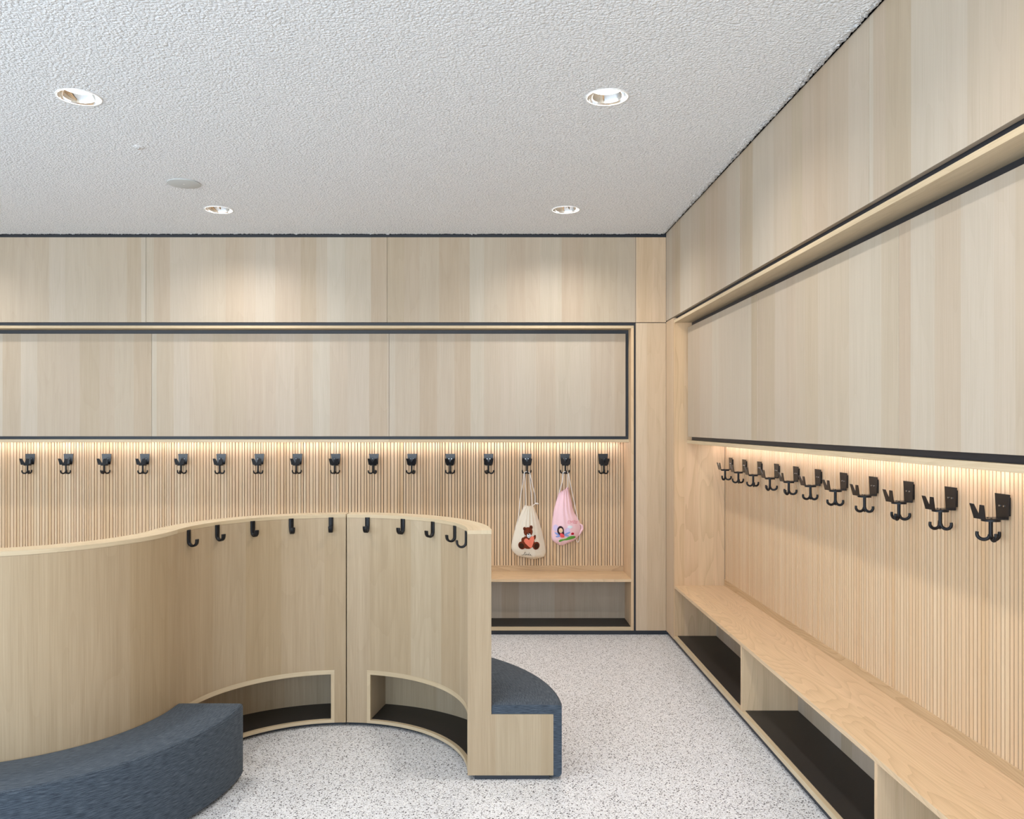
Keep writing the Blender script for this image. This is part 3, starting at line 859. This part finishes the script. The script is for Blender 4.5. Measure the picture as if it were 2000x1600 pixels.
def ell(cx, cy, rx, ry, rot=0, n=18):
    out = []
    for k in range(n):
        a = 2 * pi * k / n; x = rx * cos(a); y = ry * sin(a); r = radians(rot)
        out.append(z7(cx + x * cos(r) - y * sin(r), cy + x * sin(r) + y * cos(r)))
    return out
def poly7(pts): return [z7(*p) for p in pts]
def strokes(bag, lines, w, layer=6):
    mb = MB()
    for ln in lines:
        # subdivide and draw as thin ribbons
        P = [z7(*p) for p in ln]
        for a, b in zip(P[:-1], P[1:]):
            d = Vector((b[0] - a[0], b[1] - a[1])); L = d.length
            if L < 1e-6: continue
            t = d / L; nn = Vector((-t.y, t.x)) * w; a2 = Vector(a) - t * w * .6; b2 = Vector(b) + t * w * .6
            q = [a2 + nn, b2 + nn, b2 - nn, a2 - nn]
            mb.face([(p.x, bag.y_at(p.x, p.y) - .0007 * layer - .0026, p.y) for p in q], None, 0)
    return mb
def cord(root, pts, r=.0027, n=10):
    P = [Vector(p) for p in pts]; out = []
    for i in range(len(P) - 1):
        for k in range(6):
            f = k / 6; p0 = P[max(i - 1, 0)]; p1 = P[i]; p2 = P[i + 1]; p3 = P[min(i + 2, len(P) - 1)]
            out.append(.5 * (2 * p1 + (p2 - p0) * f + (2 * p0 - 5 * p1 + 4 * p2 - p3) * f * f + (3 * p1 - p0 - 3 * p2 + p3) * f ** 3))
    out.append(P[-1])
    mb = MB(); mb.tube(out, r, 8)
    return child(mb.build('cord', 'cord'), root)
def w3(u, v, off):     # zoom4 pixel to world point, off metres in front of the slats
    x, z = z4(u, v); return (x, SY - off, z)

# cream bag
root = thing('drawstring_bag', 'cream cotton drawstring bag printed with a brown teddy bear holding a heart', 'bag', loc=(z4(560, 0)[0], SY - .02, z4(0, 1490)[1]))
b1 = Bag([(500, 885), (462, 960), (432, 1040), (395, 1150), (362, 1280), (352, 1370), (372, 1418), (430, 1468), (520, 1487)],
         [(608, 885), (635, 955), (662, 1030), (695, 1140), (722, 1250), (748, 1370), (752, 1430), (730, 1478), (660, 1499)], 6, .055)
child(b1.mesh().build('bag_body', 'cream'), root)
mb = MB(); mb.tube([w3(500, 890, .018), w3(515, 878, .028), w3(540, 900, .032), w3(575, 905, .032), w3(592, 880, .028), w3(606, 880, .018)], .0042, 8); child(mb.build('gathered_hem', 'cream'), root)
for pts in ([(498, 492, .05), (505, 560, .047), (515, 700, .042), (520, 880, .03)], [(496, 492, .05), (480, 620, .045), (450, 800, .034), (432, 1005, .02), (400, 1140, .006), (372, 1290, .004)],
            [(560, 492, .05), (568, 620, .045), (582, 760, .04), (590, 878, .03)], [(562, 492, .05), (590, 620, .044), (622, 760, .036), (628, 850, .03), (662, 858, .028), (640, 848, .03), (605, 872, .03)],
            [(498, 492, .05), (520, 482, .053), (562, 492, .05)]):
    cord(root, [w3(*p) for p in pts])
mats = ['brown', 'dkbrown', 'coral', 'ice', 'ink']
mb = MB()
for pol, ly, mi in ((ell(345, 1170, 110, 110), 1, 0), (ell(270, 1135, 34, 48), 2, 0), (ell(455, 1088, 20, 40, 10), 2, 0), (ell(245, 1222, 58, 66, -20), 2, 0), (ell(480, 1228, 58, 66, 20), 2, 0),
                    (ell(240, 1228, 40, 46, -20), 3, 1), (ell(487, 1232, 40, 46, 20), 3, 1), (ell(290, 948, 26, 32), 2, 0), (ell(396, 925, 27, 34), 2, 0), (ell(290, 952, 13, 18), 3, 1), (ell(396, 930, 13, 18), 3, 1),
                    (ell(348, 995, 74, 76), 3, 0), (ell(360, 1058, 32, 38), 4, 3), (ell(354, 1034, 13, 11), 5, 4), (ell(328, 1018, 10, 9), 5, 4), (ell(377, 1008, 10, 9), 5, 4),
                    (poly7([(278, 1148), (285, 1118), (310, 1102), (335, 1108), (362, 1132), (378, 1096), (405, 1070), (432, 1070), (447, 1092), (446, 1140), (430, 1190), (412, 1240), (398, 1266), (370, 1252), (330, 1215), (298, 1185)]), 5, 2)):
    b1.patch(mb, pol, ly, mi)
child(mb.build('printed_bear', mats, label='printed brown teddy bear with a coral heart'), root)
mb = strokes(b1, [[(345, 1072), (360, 1082), (378, 1072)], [(360, 1048), (360, 1080)]], .0006, 7); child(mb.build('printed_mouth', 'ink'), root)
linda = [[(250, 1375), (246, 1385), (256, 1388), (278, 1372), (296, 1345), (304, 1330), (296, 1330), (288, 1350), (276, 1374), (262, 1384), (280, 1380), (300, 1384)],
         [(300, 1384), (308, 1362), (304, 1380), (316, 1382)], [(312, 1348), (314, 1345)], [(318, 1362), (318, 1384), (326, 1364), (334, 1362), (336, 1384)],
         [(358, 1364), (346, 1366), (342, 1380), (352, 1384), (360, 1366), (368, 1338), (360, 1370), (362, 1386)], [(388, 1368), (376, 1370), (372, 1384), (382, 1388), (390, 1370), (392, 1386), (410, 1394)]]
child(strokes(b1, linda, .0008).build('printed_name', 'ink', label='black handwritten name Linda'), root)

# pink bag
root = thing('drawstring_bag', 'pink cotton drawstring bag printed with a dark-haired fairy and a red name', 'bag', loc=(z4(960, 0)[0], SY - .02, z4(0, 1340)[1]))
b2 = Bag([(903, 730), (884, 790), (862, 870), (845, 940), (828, 1060), (819, 1180), (822, 1270), (858, 1310), (905, 1340)],
         [(1012, 670), (1034, 750), (1055, 850), (1078, 950), (1125, 1030), (1158, 1110), (1150, 1200), (1092, 1282), (985, 1326)], 5, .058)
child(b2.mesh().build('bag_body', 'pink'), root)
mb = MB(); mb.tube([w3(903, 732, .018), w3(925, 735, .03), w3(955, 728, .034), w3(985, 705, .034), w3(990, 680, .03), w3(1002, 665, .028), w3(1016, 680, .018)], .0042, 8); child(mb.build('gathered_hem', 'pink'), root)
mb = MB(); mb.tube([w3(1150, 1095, .020), w3(1172, 1110, .016), w3(1176, 1150, .014), w3(1150, 1200, .014), w3(1118, 1240, .012)], [.004, .008, .009, .008, .004], 10); child(mb.build('side_gusset', 'pink'), root)
for pts in ([(944, 492, .05), (935, 600, .045), (915, 680, .036), (905, 728, .025)], [(948, 492, .05), (942, 580, .047), (928, 640, .042), (906, 726, .028)],
            [(1003, 492, .05), (1002, 560, .047), (1003, 620, .043), (1002, 668, .035)], [(1005, 492, .05), (1035, 640, .045), (1070, 800, .034), (1105, 960, .022), (1138, 1090, .015)],
            [(1104, 1270, .01), (1120, 1308, .008), (1138, 1290, .008), (1148, 1220, .012)], [(944, 492, .05), (972, 482, .053), (1004, 492, .05)]):
    cord(root, [w3(*p) for p in pts])
mats = ['sky', 'wing', 'hair', 'skin', 'dress', 'leaf', 'red', 'ice', 'ink']
mb = MB()
for pol, ly, mi in ((ell(805, 940, 42, 55), 1, 0), (ell(985, 985, 42, 62, 35), 1, 0), (ell(1035, 918, 42, 26), 1, 7), (ell(985, 1030, 62, 16, -28), 2, 1), (ell(980, 1062, 42, 13, 10), 2, 1), (ell(830, 1040, 50, 15, 30), 2, 1), (ell(838, 1078, 36, 12, -10), 2, 1),
                    (poly7([(852, 1165), (858, 1140), (885, 1122), (925, 1118), (970, 1108), (1005, 1082), (1045, 1068), (1085, 1066), (1130, 1078), (1132, 1100), (1095, 1116), (1045, 1126), (985, 1138), (930, 1142), (895, 1156), (870, 1172)]), 2, 5),
                    (poly7([(892, 1085), (906, 1085), (908, 1125), (896, 1125)]), 3, 3), (poly7([(918, 1085), (932, 1082), (938, 1120), (926, 1122)]), 3, 3),
                    (ell(880, 978, 54, 76), 3, 2), (ell(922, 1015, 16, 45, -8), 3, 2), (ell(884, 976, 32, 40), 4, 3), (poly7([(872, 1022), (905, 1022), (938, 1046), (946, 1086), (915, 1094), (880, 1088), (872, 1055)]), 4, 4),
                    (ell(1078, 1032, 26, 22), 3, 6), (ell(1068, 1028, 5, 5, 0, 8), 4, 8), (ell(1088, 1034, 5, 5, 0, 8), 4, 8), (poly7([(1070, 1048), (1088, 1048), (1090, 1068), (1068, 1068)]), 3, 7)):
    b2.patch(mb, pol, ly, mi)
child(mb.build('printed_fairy', mats, label='printed winged fairy on a green hill'), root)
mb = strokes(b2, [[(872, 972), (878, 975)], [(892, 972), (898, 970)], [(876, 992), (886, 997), (896, 990)]], .0006, 7); child(mb.build('printed_face', 'ink'), root)
emely = [[(1026, 815), (1002, 815), (998, 860), (1024, 860)], [(1000, 838), (1020, 838)], [(1036, 862), (1042, 812), (1058, 845), (1076, 812), (1082, 862)], [(1120, 815), (1096, 815), (1096, 862), (1120, 862)], [(1096, 838), (1116, 838)],
         [(1128, 818), (1128, 862), (1146, 864)], [(1146, 826), (1152, 846), (1164, 826)], [(1152, 846), (1150, 866)]]
child(strokes(b2, emely, .00075).build('printed_name', 'red', label='red lettering EMELY'), root)
